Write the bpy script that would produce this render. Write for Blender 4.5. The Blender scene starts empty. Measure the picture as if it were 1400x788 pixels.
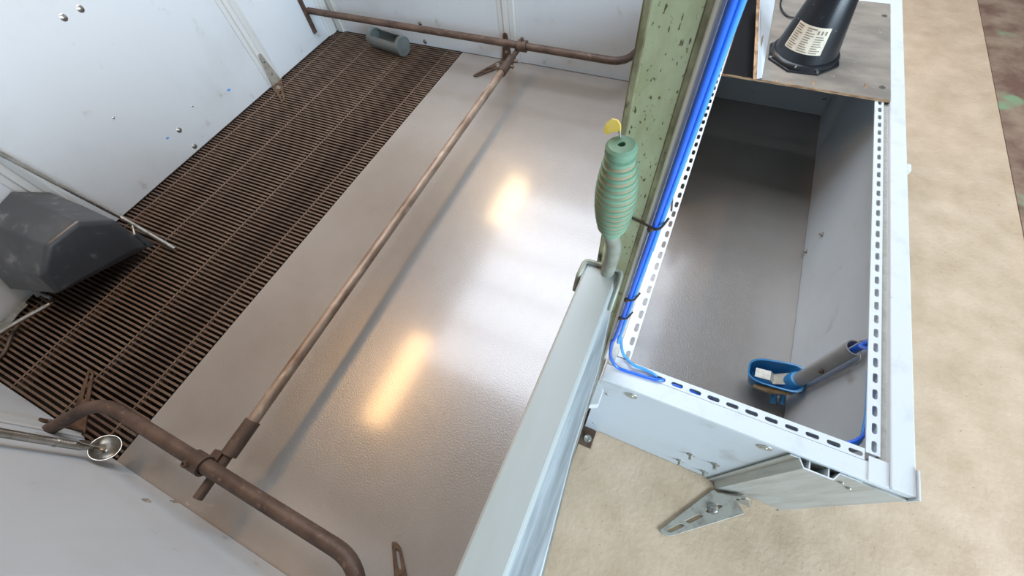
import bpy, math, random
from mathutils import Vector, Matrix
from mathutils.geometry import tessellate_polygon
random.seed(4)
S = bpy.context.scene
COL = S.collection
K = 1.6                      # lens height above the floor in metres; plan measured in units of it
PI = math.pi

# ------------------------------------------------------------------ camera
RC = ((0.90899637, 0.40885291, -0.08102407),      # right
      (0.31525769, -0.80158269, -0.50801356),     # down
      (-0.27265031, 0.43623902, -0.85752978))     # forward
FPX = 550.373
CAM = Vector((0, 0, K))
cd = bpy.data.cameras.new('camera'); cam = bpy.data.objects.new('camera', cd); COL.objects.link(cam)
cd.sensor_width = 36; cd.lens = FPX / 1400 * 36; cd.clip_start = 0.01; cd.clip_end = 100
r, d, f = (Vector(v) for v in RC)
cam.matrix_world = Matrix(((r.x, -d.x, -f.x, CAM.x), (r.y, -d.y, -f.y, CAM.y), (r.z, -d.z, -f.z, CAM.z), (0, 0, 0, 1)))
S.camera = cam

# ------------------------------------------------------------------ light
w = bpy.data.worlds.new('world'); S.world = w; w.use_nodes = True
bg = w.node_tree.nodes['Background']; bg.inputs[0].default_value = (0.86, 0.93, 1.0, 1); bg.inputs[1].default_value = 0.12

def area(name, loc, target, sx, sy, power, col):
    l = bpy.data.lights.new(name, 'AREA'); l.shape = 'RECTANGLE'; l.size = sx; l.size_y = sy
    l.energy = power; l.color = col
    o = bpy.data.objects.new(name, l); COL.objects.link(o); o.location = loc
    o.rotation_euler = (Vector(target) - Vector(loc)).to_track_quat('-Z', 'Y').to_euler()
    return o
# translucent roof bay over the pen, and the window row on the aisle side
area('roof_light_panel_offscreen', (-0.90, 2.80, 3.60), (-0.90, 2.80, 0), 2.8, 3.3, 250, (0.82, 0.89, 1.0))
area('aisle_window_offscreen', (5.2, -2.1, 2.4), (-1.2, 0.8, 0.3), 4.6, 1.8, 690, (0.68, 0.85, 1.0))

# two warm tube lamps hanging over the slats
area('tube_lamp_near_offscreen', (-1.99, 0.62, 2.52), (-1.99, 0.62, 0), 0.26, 1.05, 26, (1.0, 0.58, 0.25))
area('tube_lamp_far_offscreen', (-1.93, 3.35, 2.52), (-1.93, 3.35, 0), 0.30, 0.85, 20, (1.0, 0.68, 0.36))

S.view_settings.view_transform = 'Standard'; S.view_settings.look = 'None'
S.view_settings.gamma = 1.0; S.view_settings.use_curve_mapping = False
S.view_settings.exposure = 0.0

# ------------------------------------------------------------------ pixel -> place helpers (1400x788)
def ray(u, v):
    a, b = (u - 700) / FPX, (v - 394) / FPX
    return Vector([RC[0][i] * a + RC[1][i] * b + RC[2][i] for i in range(3)])
def fz(u, v, z=0.0):
    q = ray(u, v); return CAM + q * ((z - CAM.z) / q.z)
def fx(u, v, x):
    q = ray(u, v); return CAM + q * ((x - CAM.x) / q.x)
def fy(u, v, y):
    q = ray(u, v); return CAM + q * ((y - CAM.y) / q.y)

# ------------------------------------------------------------------ materials
def lin(c):
    return tuple(((x / 255) / 12.92 if x / 255 <= 0.04045 else ((x / 255 + 0.055) / 1.055) ** 2.4) for x in c) + (1,)
def mat(name, col, rough=0.5, metal=0.0, col2=None, scale=6.0, lo=0.45, hi=0.65, detail=6.0, stretch=(1, 1, 1),
        bump=0.0, bscale=60.0, bdist=0.002, spots=None, sscale=40.0, slo=0.68, shi=0.72, rvar=0.0, spec=0.5, coat=0.0):
    m = bpy.data.materials.new(name); m.use_nodes = True
    nt = m.node_tree; n = nt.nodes; L = nt.links
    b = n['Principled BSDF']
    b.inputs['Roughness'].default_value = rough; b.inputs['Metallic'].default_value = metal
    b.inputs['Specular IOR Level'].default_value = spec
    if coat: b.inputs['Coat Weight'].default_value = coat; b.inputs['Coat Roughness'].default_value = 0.14
    b.inputs['Base Color'].default_value = lin(col)
    tc = n.new('ShaderNodeTexCoord'); mp = n.new('ShaderNodeMapping'); mp.inputs['Scale'].default_value = stretch
    L.new(tc.outputs['Object'], mp.inputs[0])
    cur = None
    if col2:
        nz = n.new('ShaderNodeTexNoise'); nz.inputs['Scale'].default_value = scale; nz.inputs['Detail'].default_value = detail; nz.inputs['Roughness'].default_value = 0.62
        L.new(mp.outputs[0], nz.inputs['Vector'])
        rp = n.new('ShaderNodeValToRGB'); rp.color_ramp.elements[0].position = lo; rp.color_ramp.elements[1].position = hi
        rp.color_ramp.elements[0].color = lin(col); rp.color_ramp.elements[1].color = lin(col2)
        L.new(nz.outputs['Fac'], rp.inputs[0]); cur = rp.outputs[0]
        if rvar:
            mr = n.new('ShaderNodeMapRange'); mr.inputs[3].default_value = rough - rvar; mr.inputs[4].default_value = rough + rvar
            L.new(nz.outputs['Fac'], mr.inputs[0]); L.new(mr.outputs[0], b.inputs['Roughness'])
    if spots:
        n2 = n.new('ShaderNodeTexNoise'); n2.inputs['Scale'].default_value = sscale; n2.inputs['Detail'].default_value = 3
        L.new(mp.outputs[0], n2.inputs['Vector'])
        r2 = n.new('ShaderNodeMapRange'); r2.inputs[1].default_value = slo; r2.inputs[2].default_value = shi
        L.new(n2.outputs['Fac'], r2.inputs[0])
        mx = n.new('ShaderNodeMix'); mx.data_type = 'RGBA'
        L.new(r2.outputs[0], mx.inputs[0])
        if cur: L.new(cur, mx.inputs[6])
        else: mx.inputs[6].default_value = lin(col)
        mx.inputs[7].default_value = lin(spots); cur = mx.outputs[2]
    if cur: L.new(cur, b.inputs['Base Color'])
    if bump:
        nb = n.new('ShaderNodeTexNoise'); nb.inputs['Scale'].default_value = bscale; nb.inputs['Detail'].default_value = 3
        L.new(tc.outputs['Object'], nb.inputs['Vector'])
        bp = n.new('ShaderNodeBump'); bp.inputs['Strength'].default_value = bump; bp.inputs['Distance'].default_value = bdist
        L.new(nb.outputs['Fac'], bp.inputs['Height']); L.new(bp.outputs[0], b.inputs['Normal'])
    return m
M = {}
M['concrete'] = mat('concrete', (202, 178, 152), 0.75, col2=(180, 156, 128), scale=6, lo=0.34, hi=0.68, detail=15, bump=0.5, bscale=60, bdist=0.004, spots=(124, 106, 82), sscale=75, slo=0.70, shi=0.76)
M['trench'] = mat('trench_floor', (150, 128, 108), 0.7, col2=(112, 84, 70), scale=4, lo=0.4, hi=0.62, detail=9, bump=0.4, bscale=30, spots=(128, 150, 116), sscale=2.6, slo=0.60, shi=0.64)
M['resin'] = mat('resin_floor', (140, 134, 127), 0.26, col2=(131, 123, 114), scale=1.6, lo=0.4, hi=0.7, bump=0.50, bscale=190, bdist=0.002, spec=1.0, coat=1.0)
M['panel'] = mat('pvc_panel', (190, 197, 202), 0.42, col2=(179, 185, 188), scale=2.3, lo=0.5, hi=0.8, spots=(150, 146, 136), sscale=9, slo=0.66, shi=0.86, bump=0.03, bscale=30)
M['white'] = mat('white_profile', (206, 211, 214), 0.38, col2=(190, 194, 194), scale=14, lo=0.55, hi=0.8, spots=(120, 108, 92), sscale=55, slo=0.74, shi=0.80)
M['postpvc'] = mat('post_profile_pvc', (190, 194, 194), 0.4, col2=(170, 172, 168), scale=6, lo=0.5, hi=0.8, stretch=(1, 1, .2))
M['gatebar'] = mat('gate_bar_coated', (176, 184, 182), 0.42, col2=(166, 172, 168), scale=8, lo=0.5, hi=0.75, stretch=(1, .2, 1), spots=(110, 100, 80), sscale=70, slo=0.76, shi=0.80)
M['alu'] = mat('mill_aluminium', (206, 212, 214), 0.5, 0.1, col2=(146, 150, 150), scale=9, lo=0.4, hi=0.7, stretch=(6, .4, 1))
M['aluv'] = mat('anodised_profile', (186, 186, 180), 0.45, 0.25, col2=(166, 164, 156), scale=9, lo=0.4, hi=0.7, stretch=(6, 6, .5))
M['galv'] = mat('galvanised_steel', (172, 170, 160), 0.45, 0.45, col2=(136, 130, 118), scale=28, lo=0.45, hi=0.7, bump=0.1, bscale=120)
M['galvrust'] = mat('rusty_galvanised', (104, 84, 68), 0.62, 0.45, col2=(70, 50, 38), scale=24, lo=0.4, hi=0.65, bump=0.2, bscale=90)
M['stainless'] = mat('stainless_steel', (192, 190, 184), 0.28, 0.9, col2=(150, 146, 136), scale=16, lo=0.45, hi=0.7, rvar=0.08)
M['rust'] = mat('rusty_pipe', (90, 72, 61), 0.58, 0.15, col2=(62, 47, 39), scale=13, lo=0.4, hi=0.62, stretch=(.5, .5, 1), bump=0.35, bscale=70, spots=(112, 93, 78), sscale=70, slo=0.60, shi=0.74)
M['rustworn'] = mat('worn_rusty_pipe', (146, 128, 112), 0.48, 0.25, col2=(106, 82, 64), scale=11, lo=0.42, hi=0.62, stretch=(1, .35, 1), bump=0.3, bscale=70, spots=(176, 160, 142), sscale=30, slo=0.58, shi=0.74)
M['slat'] = mat('rusty_slat', (110, 92, 78), 0.55, 0.2, col2=(70, 54, 44), scale=7, lo=0.38, hi=0.66, stretch=(.6, 2, 1), bump=0.3, bscale=110, spots=(146, 130, 108), sscale=18, slo=0.64, shi=0.78)
M['pit'] = mat('slurry_pit', (60, 48, 38), 0.85, col2=(44, 35, 28), scale=5)
M['black'] = mat('black_plastic', (54, 57, 61), 0.36, col2=(70, 74, 78), scale=7, lo=0.45, hi=0.7, spots=(116, 120, 120), sscale=14, slo=0.62, shi=0.82, bump=0.06, bscale=160)
M['blackgloss'] = mat('black_gloss_plastic', (30, 32, 36), 0.30, spots=(150, 146, 138), sscale=70, slo=0.72, shi=0.76)
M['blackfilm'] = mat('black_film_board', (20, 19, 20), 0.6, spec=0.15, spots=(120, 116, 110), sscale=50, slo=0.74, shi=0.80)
M['dustyboard'] = mat('dusty_film_board', (120, 113, 104), 0.68, col2=(148, 139, 127), scale=5, lo=0.4, hi=0.7, detail=9, stretch=(1, 2.4, 1), spots=(178, 170, 156), sscale=38, slo=0.70, shi=0.76, bump=0.1, bscale=80)
M['ply'] = mat('plywood_edge', (176, 146, 112), 0.7, col2=(120, 88, 62), scale=20, lo=0.4, hi=0.6, stretch=(1, 1, 8), bump=0.2, bscale=80)
M['greenpost'] = mat('weathered_green_steel', (176, 184, 152), 0.62, col2=(150, 150, 112), scale=6, lo=0.40, hi=0.62, stretch=(1.4, 1.4, .6), spots=(84, 74, 50), sscale=170, slo=0.62, shi=0.68, bump=0.25, bscale=100)
M['greenstain'] = mat('stained_green_steel', (146, 144, 110), 0.7, col2=(98, 90, 64), scale=22, lo=0.42, hi=0.62, stretch=(1, 1, .5), spots=(40, 34, 24), sscale=70, slo=0.62, shi=0.70)
M['cream'] = mat('cream_edge', (236, 234, 222), 0.5, col2=(216, 212, 194), scale=16, lo=0.5, hi=0.75, stretch=(1, 1, .3), spots=(96, 84, 64), sscale=70, slo=0.72, shi=0.77)
M['bluecable'] = mat('blue_hose', (38, 104, 222), 0.3, col2=(44, 92, 206), scale=12, coat=0.3)
M['bluelight'] = mat('blue_thin_hose', (74, 156, 232), 0.28, col2=(60, 140, 220), scale=12, coat=0.3)
M['bluebowl'] = mat('blue_bowl_plastic', (52, 126, 178), 0.4, col2=(44, 110, 160), scale=9, lo=0.45, hi=0.7)
M['dirt'] = mat('dried_feed_dirt', (150, 128, 96), 0.85, col2=(112, 92, 66), scale=30, bump=0.4, bscale=80)
M['greypvc'] = mat('grey_pvc_tube', (150, 150, 148), 0.4, col2=(138, 138, 136), scale=8)
M['greytube'] = mat('dull_grey_tube', (104, 110, 108), 0.45, col2=(88, 92, 90), scale=8, lo=0.4, hi=0.7)
M['greengrip'] = mat('green_grip_plastic', (122, 158, 132), 0.5, col2=(106, 140, 114), scale=14, lo=0.42, hi=0.62)
M['gripdirt'] = mat('dirty_green_grip', (160, 142, 112), 0.8, col2=(122, 132, 104), scale=34, lo=0.40, hi=0.66, bump=0.2, bscale=120)
M['greysteel'] = mat('grey_painted_lever', (160, 164, 152), 0.5, 0.2, col2=(134, 136, 122), scale=26, lo=0.4, hi=0.65, bump=0.15, bscale=90)
M['yellow'] = mat('yellow_plastic', (226, 192, 92), 0.5, col2=(206, 170, 74), scale=30)
M['darkhole'] = mat('dark_recess', (22, 20, 18), 0.9)
M['label'] = mat('label_paper', (226, 216, 196), 0.55, col2=(208, 196, 172), scale=26, lo=0.5, hi=0.75)
M['print'] = mat('label_print', (140, 128, 114), 0.7)
M['wire'] = mat('rusty_tie_wire', (78, 66, 56), 0.6, 0.4)
M['paint'] = mat('blue_marker_paint', (70, 140, 205), 0.6)

# ------------------------------------------------------------------ mesh helpers: every builder returns (verts, faces)
def box(x0, x1, y0, y1, z0, z1):
    v = [(x, y, z) for x in (x0, x1) for y in (y0, y1) for z in (z0, z1)]
    return v, [(0, 1, 3, 2), (4, 6, 7, 5), (0, 4, 5, 1), (2, 3, 7, 6), (0, 2, 6, 4), (1, 5, 7, 3)]
def join(*gs):
    V, Fc = [], []
    for v, fc in gs:
        o = len(V); V += [tuple(p) for p in v]; Fc += [tuple(i + o for i in q) for q in fc]
    return V, Fc
def smooth_path(pts, sub=6):
    pts = [Vector(p) for p in pts]; out = []
    for i in range(len(pts) - 1):
        p0 = pts[max(i - 1, 0)]; p1 = pts[i]; p2 = pts[i + 1]; p3 = pts[min(i + 2, len(pts) - 1)]
        for k in range(sub):
            t = k / sub
            out.append(0.5 * ((2 * p1) + (p2 - p0) * t + (2 * p0 - 5 * p1 + 4 * p2 - p3) * t * t + (3 * p1 - p0 - 3 * p2 + p3) * t ** 3))
    out.append(pts[-1]); return out
def fillet(pts, rad, n=6):
    pts = [Vector(p) for p in pts]; out = [pts[0]]
    for i in range(1, len(pts) - 1):
        a, b, c = pts[i - 1], pts[i], pts[i + 1]
        u = (a - b); w_ = (c - b); rr = min(rad, u.length * .48, w_.length * .48)
        p, q = b + u.normalized() * rr, b + w_.normalized() * rr
        for k in range(n + 1):
            t = k / n; out.append(p * (1 - t) ** 2 + b * 2 * t * (1 - t) + q * t * t)
    out.append(pts[-1]); return out
def tube(path, rad, n=12, cap=True):
    path = [Vector(p) for p in path]; N = len(path)
    rads = rad if isinstance(rad, (list, tuple)) else [rad] * N
    V, Fc = [], []
    t0 = (path[1] - path[0]).normalized()
    up = Vector((0, 0, 1)) if abs(t0.z) < .9 else Vector((1, 0, 0))
    a = t0.cross(up).normalized()
    for i, p in enumerate(path):
        t = (path[min(i + 1, N - 1)] - path[max(i - 1, 0)]).normalized()
        a = (a - t * a.dot(t)).normalized(); b = t.cross(a)
        for k in range(n):
            an = 2 * PI * k / n; V.append(p + (a * math.cos(an) + b * math.sin(an)) * rads[i])
    for i in range(N - 1):
        for k in range(n):
            k2 = (k + 1) % n; Fc.append((i * n + k, i * n + k2, (i + 1) * n + k2, (i + 1) * n + k))
    if cap:
        Fc.append(tuple(range(n))[::-1]); Fc.append(tuple((N - 1) * n + k for k in range(n)))
    return V, Fc
def hollow(p0, p1, ro, ri, n=20):
    p0, p1 = Vector(p0), Vector(p1); t = (p1 - p0).normalized()
    a = t.cross(Vector((0, 0, 1)) if abs(t.z) < .9 else Vector((1, 0, 0))).normalized(); b = t.cross(a)
    V, Fc = [], []
    for p, rr in ((p0, ro), (p1, ro), (p1, ri), (p0, ri)):
        for k in range(n):
            an = 2 * PI * k / n; V.append(p + (a * math.cos(an) + b * math.sin(an)) * rr)
    for j in range(4):
        for k in range(n):
            k2 = (k + 1) % n; j2 = (j + 1) % 4
            Fc.append((j * n + k, j * n + k2, j2 * n + k2, j2 * n + k))
    return V, Fc
def lathe(profile, n=24, origin=(0, 0, 0), axis=(0, 0, 1), closed=False):
    ax = Vector(axis).normalized(); o = Vector(origin)
    a = ax.cross(Vector((0, 1, 0)) if abs(ax.y) < .9 else Vector((1, 0, 0))).normalized(); b = ax.cross(a)
    V, Fc = [], []
    for rr, h in profile:
        for k in range(n):
            an = 2 * PI * k / n; V.append(o + ax * h + (a * math.cos(an) + b * math.sin(an)) * rr)
    m = len(profile)
    for j in range(m if closed else m - 1):
        j2 = (j + 1) % m
        for k in range(n):
            k2 = (k + 1) % n; Fc.append((j * n + k, j * n + k2, j2 * n + k2, j2 * n + k))
    if not closed:
        if profile[0][0] > 1e-5: Fc.append(tuple(range(n))[::-1])
        if profile[-1][0] > 1e-5: Fc.append(tuple((m - 1) * n + k for k in range(n)))
    return V, Fc
def plate(outer, holes=(), t=0.003, fr=None):
    """flat plate with real holes: 2-D outline and hole loops, thickness t; fr maps (x, y, z) to the place"""
    loops = [[Vector((p[0], p[1], 0)) for p in lp] for lp in [outer] + list(holes)]
    tris = tessellate_polygon(loops)
    flat = [p for lp in loops for p in lp]; n = len(flat)
    V = [(p.x, p.y, t) for p in flat] + [(p.x, p.y, 0) for p in flat]
    Fc = []
    for a, b, c in tris:
        ar = (flat[b] - flat[a]).cross(flat[c] - flat[a]).z
        if ar < 0: b, c = c, b
        Fc.append((a, b, c)); Fc.append((n + c, n + b, n + a))
    o = 0
    for lp in loops:
        m = len(lp)
        ar = sum(lp[i].x * lp[(i + 1) % m].y - lp[(i + 1) % m].x * lp[i].y for i in range(m))
        out = (lp is loops[0]) == (ar > 0)
        for i in range(m):
            i2 = (i + 1) % m
            q = (o + i2, o + i, n + o + i, n + o + i2)
            Fc.append(q if out else q[::-1])
        o += m
    if fr: V = [tuple(fr(Vector(p))) for p in V]
    return V, Fc
def stadium(cx, cy, ln, wd, n=5, ang=0.0):
    r_ = wd / 2; h = max(ln / 2 - r_, 0); P = []
    for s, a0 in ((1, -PI / 2), (-1, PI / 2)):
        for k in range(n + 1):
            a = a0 + PI * k / n; P.append((s * h + r_ * math.cos(a), r_ * math.sin(a)))
    c, s_ = math.cos(ang), math.sin(ang)
    return [(cx + x * c - y * s_, cy + x * s_ + y * c) for x, y in P]
def extrude_z(poly, z0, z1):
    n = len(poly)
    V = [(p[0], p[1], z0) for p in poly] + [(p[0], p[1], z1) for p in poly]
    Fc = [tuple(range(n))[::-1], tuple(range(n, 2 * n))] + [(i, (i + 1) % n, n + (i + 1) % n, n + i) for i in range(n)]
    return V, Fc

# ------------------------------------------------------------------ object helpers
def tag(o, label=None, cat=None, group=None, kind=None):
    if label: o['label'] = label
    if cat: o['category'] = cat
    if group: o['group'] = group
    if kind: o['kind'] = kind
    return o
def thing(name, loc, label=None, cat=None, group=None, kind=None):
    o = bpy.data.objects.new(name, None); COL.objects.link(o); o.location = loc; o.empty_display_size = 0.1
    return tag(o, label, cat, group, kind)
WLOC = {}
def obj(name, g, m, parent=None, smooth=None, bevel=0.0, origin=None):
    """one mesh object from (verts, faces) given in world coordinates"""
    o0 = Vector(origin) if origin is not None else Vector((0, 0, 0))
    if parent is not None: o0 = Vector(WLOC.get(parent.name, parent.location))
    V = [Vector(p) for p in g[0]]
    if parent is None and origin is None:
        o0 = Vector(((min(p.x for p in V) + max(p.x for p in V)) / 2, (min(p.y for p in V) + max(p.y for p in V)) / 2, min(p.z for p in V)))
    me = bpy.data.meshes.new(name); me.from_pydata([tuple(p - o0) for p in V], [], [tuple(q) for q in g[1]]); me.update()
    if len(me.polygons):
        import bmesh
        bm = bmesh.new(); bm.from_mesh(me); bmesh.ops.recalc_face_normals(bm, faces=bm.faces); bm.to_mesh(me); bm.free()
    me.materials.append(M[m])
    if smooth:
        me.shade_smooth(); me.set_sharp_from_angle(angle=math.radians(smooth))
    o = bpy.data.objects.new(name, me); COL.objects.link(o)
    if parent is None: o.location = o0
    else: o.parent = parent
    WLOC[o.name] = tuple(o0)
    if bevel:
        b = o.modifiers.new('edge', 'BEVEL'); b.width = bevel; b.segments = 2; b.limit_method = 'ANGLE'; b.angle_limit = math.radians(40)
    return o
def copy_part(src, parent, loc, name=None, rot=None):
    c = src.copy(); COL.objects.link(c); c.parent = parent; c.location = loc
    if rot is not None: c.rotation_euler = rot
    return c

# ================================================================== measured plan (metres)
XL, YB, YN = -1.753 * K, 1.556 * K, -0.310 * K          # left wall, back wall, near wall
XG = -1.034 * K                                          # edge between slats and solid floor
NF, NXR, NZ = 0.226 * K, 0.411 * K, 0.360 * K           # nest front, inner right face, rim height
WH = 1.04                                                # pen wall height

# ================================================================== the setting: floors
def rects(rs, z0, z1): return join(*[box(a, b, c, d_, z0, z1) for a, b, c, d_ in rs])
XT = 0.940 * K
tag(obj('floor', rects([(-6, XL - .03, -3, 7), (XL - .03, -.03, -3, YN - .03), (XL - .03, XT, YB + .03, 7), (-.03, XT, -3, NF), (NXR + .02, XT, NF, YB + .03)], -1.22, 0), 'concrete', origin=(0, 0, 0)), kind='structure')
tag(obj('floor_aisle', rects([(XT + .008, 7, -3, 7)], -.3, -.004), 'trench', origin=(0, 0, 0)), kind='structure')
tag(obj('floor_pit', join(box(XL - .03, XG + .01, YN - .03, YB + .03, -1.22, -1.20), box(XL - .029, XL - .022, YN - .028, YB + .028, -1.20, -.016), box(XG - .008, XG - .001, YN - .028, YB + .028, -1.20, -.016), box(XL - .02, XG - .01, YN - .029, YN - .022, -1.20, -.016), box(XL - .02, XG - .01, YB + .022, YB + .029, -1.20, -.016)), 'pit', origin=(0, 0, -1.2)), kind='structure')
tag(obj('floor_pen', box(XG, -.001, YN - .03, YB + .03, -1.20, 0), 'resin', origin=(0, 0, 0)), kind='structure')
tag(obj('floor_nest', box(0.0, NXR + .02, NF + .001, YB + .03, -.3, 0), 'resin', origin=(0, 0, 0)), kind='structure')

# ================================================================== pen walls: panels, post profiles, screws
def make_screw(parent, p, axis, r_=0.008):
    return obj('screw', lathe([(0, .006), (r_ * .55, .0055), (r_, .002), (r_ * 1.5, .001), (r_ * 1.6, 0.0)][::-1], 12, p, axis), 'stainless', parent, 40)
def post_profile(parent, along, fixed, c, wd, sgn, z1=WH):
    """hat-shaped extruded joining profile; along 'x' or 'y' is the wall's run"""
    h = wd / 2
    sec = [(-h, 0), (-h, .004), (-h * .52, .005), (-h * .44, .014), (h * .06, .014), (h * .10, .009), (h * .16, .014), (h * .62, .014), (h * .70, .005), (h, .004), (h, 0)]
    poly = [((fixed + sgn * d_, c + s) if along == 'y' else (c + s, fixed + sgn * d_)) for s, d_ in sec]
    return obj('post_profile', extrude_z(poly, .002, z1), 'postpvc', parent, 25)

wl = thing('wall_left', (XL, 1.0, 0), kind='structure')
for y0, y1 in ((YN, .185 * K), (.185 * K, 1.10 * K), (1.10 * K, YB)):
    obj('panel', box(XL - .028, XL, y0 + .001, y1 - .001, 0.004, WH), 'panel', wl)
post_profile(wl, 'y', XL, 1.098 * K, .120, 1)
post_profile(wl, 'y', XL, 0.185 * K, .120, 1)
post_profile(wl, 'y', XL, 1.525 * K, .090, 1)
for u, v in ((87, 24), (110, 12), (245, 178), (266, 200)):
    make_screw(wl, fx(u, v, XL), (1, 0, 0), .010)
make_screw(wl, fx(155, 161, XL), (1, 0, 0), .004); make_screw(wl, fx(263, 145, XL), (1, 0, 0), .004)
def smear(u, v, s, parent, x):
    c = fx(u, v, x); P = []
    for k in range(14):
        a = 2 * PI * k / 14; rr = s * random.uniform(.7, 1.1); P.append((c.y + rr * 1.5 * math.cos(a), c.z + rr * .8 * math.sin(a) - .3 * rr * math.cos(a)))
    obj('paint_mark', plate(P, (), .0006, lambda p: Vector((x + p.z, p.x, p.y))), 'paint', parent)
smear(313, 123, .010, wl, XL); smear(229, 189, .007, wl, XL)

wb = thing('wall_back', (-1.2, YB, 0), kind='structure')
for x0, x1 in ((XL - .028, -.79 * K), (-.79 * K, .0)):
    obj('panel', box(x0 + .001, x1 - .001, YB, YB + .028, 0.004, WH), 'panel', wb)
obj('panel', box(.001, NXR + .018, YB, YB + .028, 0.002, NZ - .047), 'panel', wb)
post_profile(wb, 'x', YB, -.79 * K, .140, -1)
post_profile(wb, 'x', YB, XL + .05, .090, -1)
for u, v in ((574, 32), (581, 57)): make_screw(wb, fy(u, v, YB), (0, -1, 0), .010)
make_screw(wb, fy(1127, 135, YB), (0, -1, 0), .006)

wn = thing('wall_near', (-1.2, YN, 0), kind='structure')
for x0, x1 in ((XL, -1.215 * K), (-1.215 * K, -.18 * K), (-.18 * K, -.105)):
    obj('panel', box(x0 + .001, x1 - .001, YN - .028, YN, 0.004, WH), 'panel', wn)
post_profile(wn, 'x', YN, -1.215 * K, .160, 1)
post_profile(wn, 'x', YN, -.170 * K, .120, 1)
for u, v in ((200, 685), (238, 687)): make_screw(wn, fy(u, v, YN), (0, 1, 0), .010)

# ================================================================== slatted grate
gr = thing('floor_grate', ((XL + XG) / 2, (YN + YB) / 2, 0), 'rusty steel slatted floor grate over the dark pit', 'floor grate')
LG = XG - XL - .012
n_sl = 134; pitch = (YB - YN) / n_sl
sec = [(-.0051, -.001), (-.0043, 0), (.0043, 0), (.0051, -.001), (.0014, -.013), (-.0014, -.013)]
sv = [(x, s, z) for x in (-LG / 2, LG / 2) for s, z in sec]
sf = [(0, 1, 2, 3, 4, 5), (11, 10, 9, 8, 7, 6)] + [(i, 6 + i, 6 + (i + 1) % 6, (i + 1) % 6) for i in range(6)]
first = None
for i in range(n_sl):
    y = YN + pitch * (i + .5) - gr.location.y
    if first is None:
        first = obj('slat', ([Vector(p) + gr.location for p in sv], sf), 'slat', gr); o = first
    else: o = copy_part(first, gr, (0, 0, 0))
    o.location = (random.uniform(-.003, .003), y, random.uniform(-.0012, .0006)); o.rotation_euler = (random.uniform(-.05, .05), 0, random.uniform(-.0012, .0012))
for cx in (-1.107 * K, -1.287 * K, -1.503 * K, -1.700 * K):
    obj('cross_rod', box(cx - .004, cx + .004, YN + .003, YB - .003, -.0035, -.0005), 'slat', gr)
    obj('support_bar', box(cx - .005, cx + .005, YN + .003, YB - .003, -.050, -.0145), 'slat', gr)

# ================================================================== guard rails (rusty pipes)
ZP = 0.142 * K; PR = 0.0215
yb_ = 1.439 * K
g = thing('guard_rail', (-1.5, yb_, 0), 'rusty pipe guard rail running along the grey back wall', 'guard rail')
obj('pipe', tube(fillet([(XL + .012, yb_, ZP), (-.285 * K, yb_, ZP), (-.262 * K + .02, YB - .005, ZP - .005)], .085, 8), PR, 16), 'rust', g, 50)
obj('wall_strap', box(XL + .001, XL + .013, yb_ - .045, yb_ - .010, .085, .40), 'rust', g, bevel=.002)
ynp = -.193 * K; ZN = .148 * K; NR = .0240
g = thing('guard_rail', (-1.0, ynp, 0), 'rusty pipe guard rail bent into the drinker wall at both ends', 'guard rail')
obj('pipe', tube(fillet([tuple(fy(66, 588, YN + .002)), (-1.035 * K, ynp + .004, ZN), (-.285 * K, ynp, ZN), (-.225 * K, YN + .004, ZN)], .12, 9), NR, 18), 'rust', g, 50)
zb = .118 * K
pa = fz(318, 615, zb); pb = fz(698, 82, zb)
g = thing('middle_guard_bar', ((pa.x + pb.x) / 2, (pa.y + pb.y) / 2, 0), 'long worn steel bar clamped between both guard rails across the solid floor', 'guard bar')
dv = (pb - pa).normalized()
obj('bar', tube([pa, pb], .0210, 16), 'rustworn', g, 50)
# near clamp
sl = obj('sleeve', hollow(pa - dv * .02, pa + dv * .105, .0275, .021, 18), 'rust', g, 50)
obj('stub', tube([pa - dv * .165, pa + dv * .01], .0165, 14), 'rust', g, 50)
cx = fz(272, 634, ZN).x
cl = obj('clamp', hollow((cx - .028, ynp, ZN), (cx + .028, ynp, ZN), .0335, NR + .0008, 22), 'rust', g, 50)
obj('bolt', lathe([(0.011, 0), (.011, .014), (.006, .014), (.005, .009), (0, .009)], 6, (cx - .012, ynp - .012, ZN + .030), (-.1, -.3, 1)), 'galvrust', cl)
obj('web', box(cx - .006, cx + .03, ynp - .02, ynp + .05, zb - .012, ZN - .026), 'rust', cl)
# far clamp
cx2 = fz(712, 66, ZP).x
cl = obj('clamp', hollow((cx2 - .028, yb_, ZP), (cx2 + .028, yb_, ZP), .0330, PR + .0008, 22), 'rust', g, 50)
obj('bolt', lathe([(.011, 0), (.011, .016), (0, .017)], 6, (cx2, yb_, ZP + .032), (0, 0, 1)), 'galvrust', cl)
obj('sleeve', hollow(pb - dv * .14, pb + dv * .02, .0270, .021, 18), 'rust', g, 50)
obj('stub', tube([pb - dv * .01, pb + dv * .11], .0165, 14), 'rust', g, 50)
obj('bolt', lathe([(.010, 0), (.010, .02), (0, .02)], 6, pb - dv * .06 + Vector((.026, 0, 0)), (1, 0, -.2)), 'galvrust', sl)
obj('bolt', lathe([(.010, 0), (.010, .02), (0, .02)], 6, pb - dv * .00 + Vector((.026, 0, 0)), (1, 0, -.2)), 'galvrust', sl)

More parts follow.
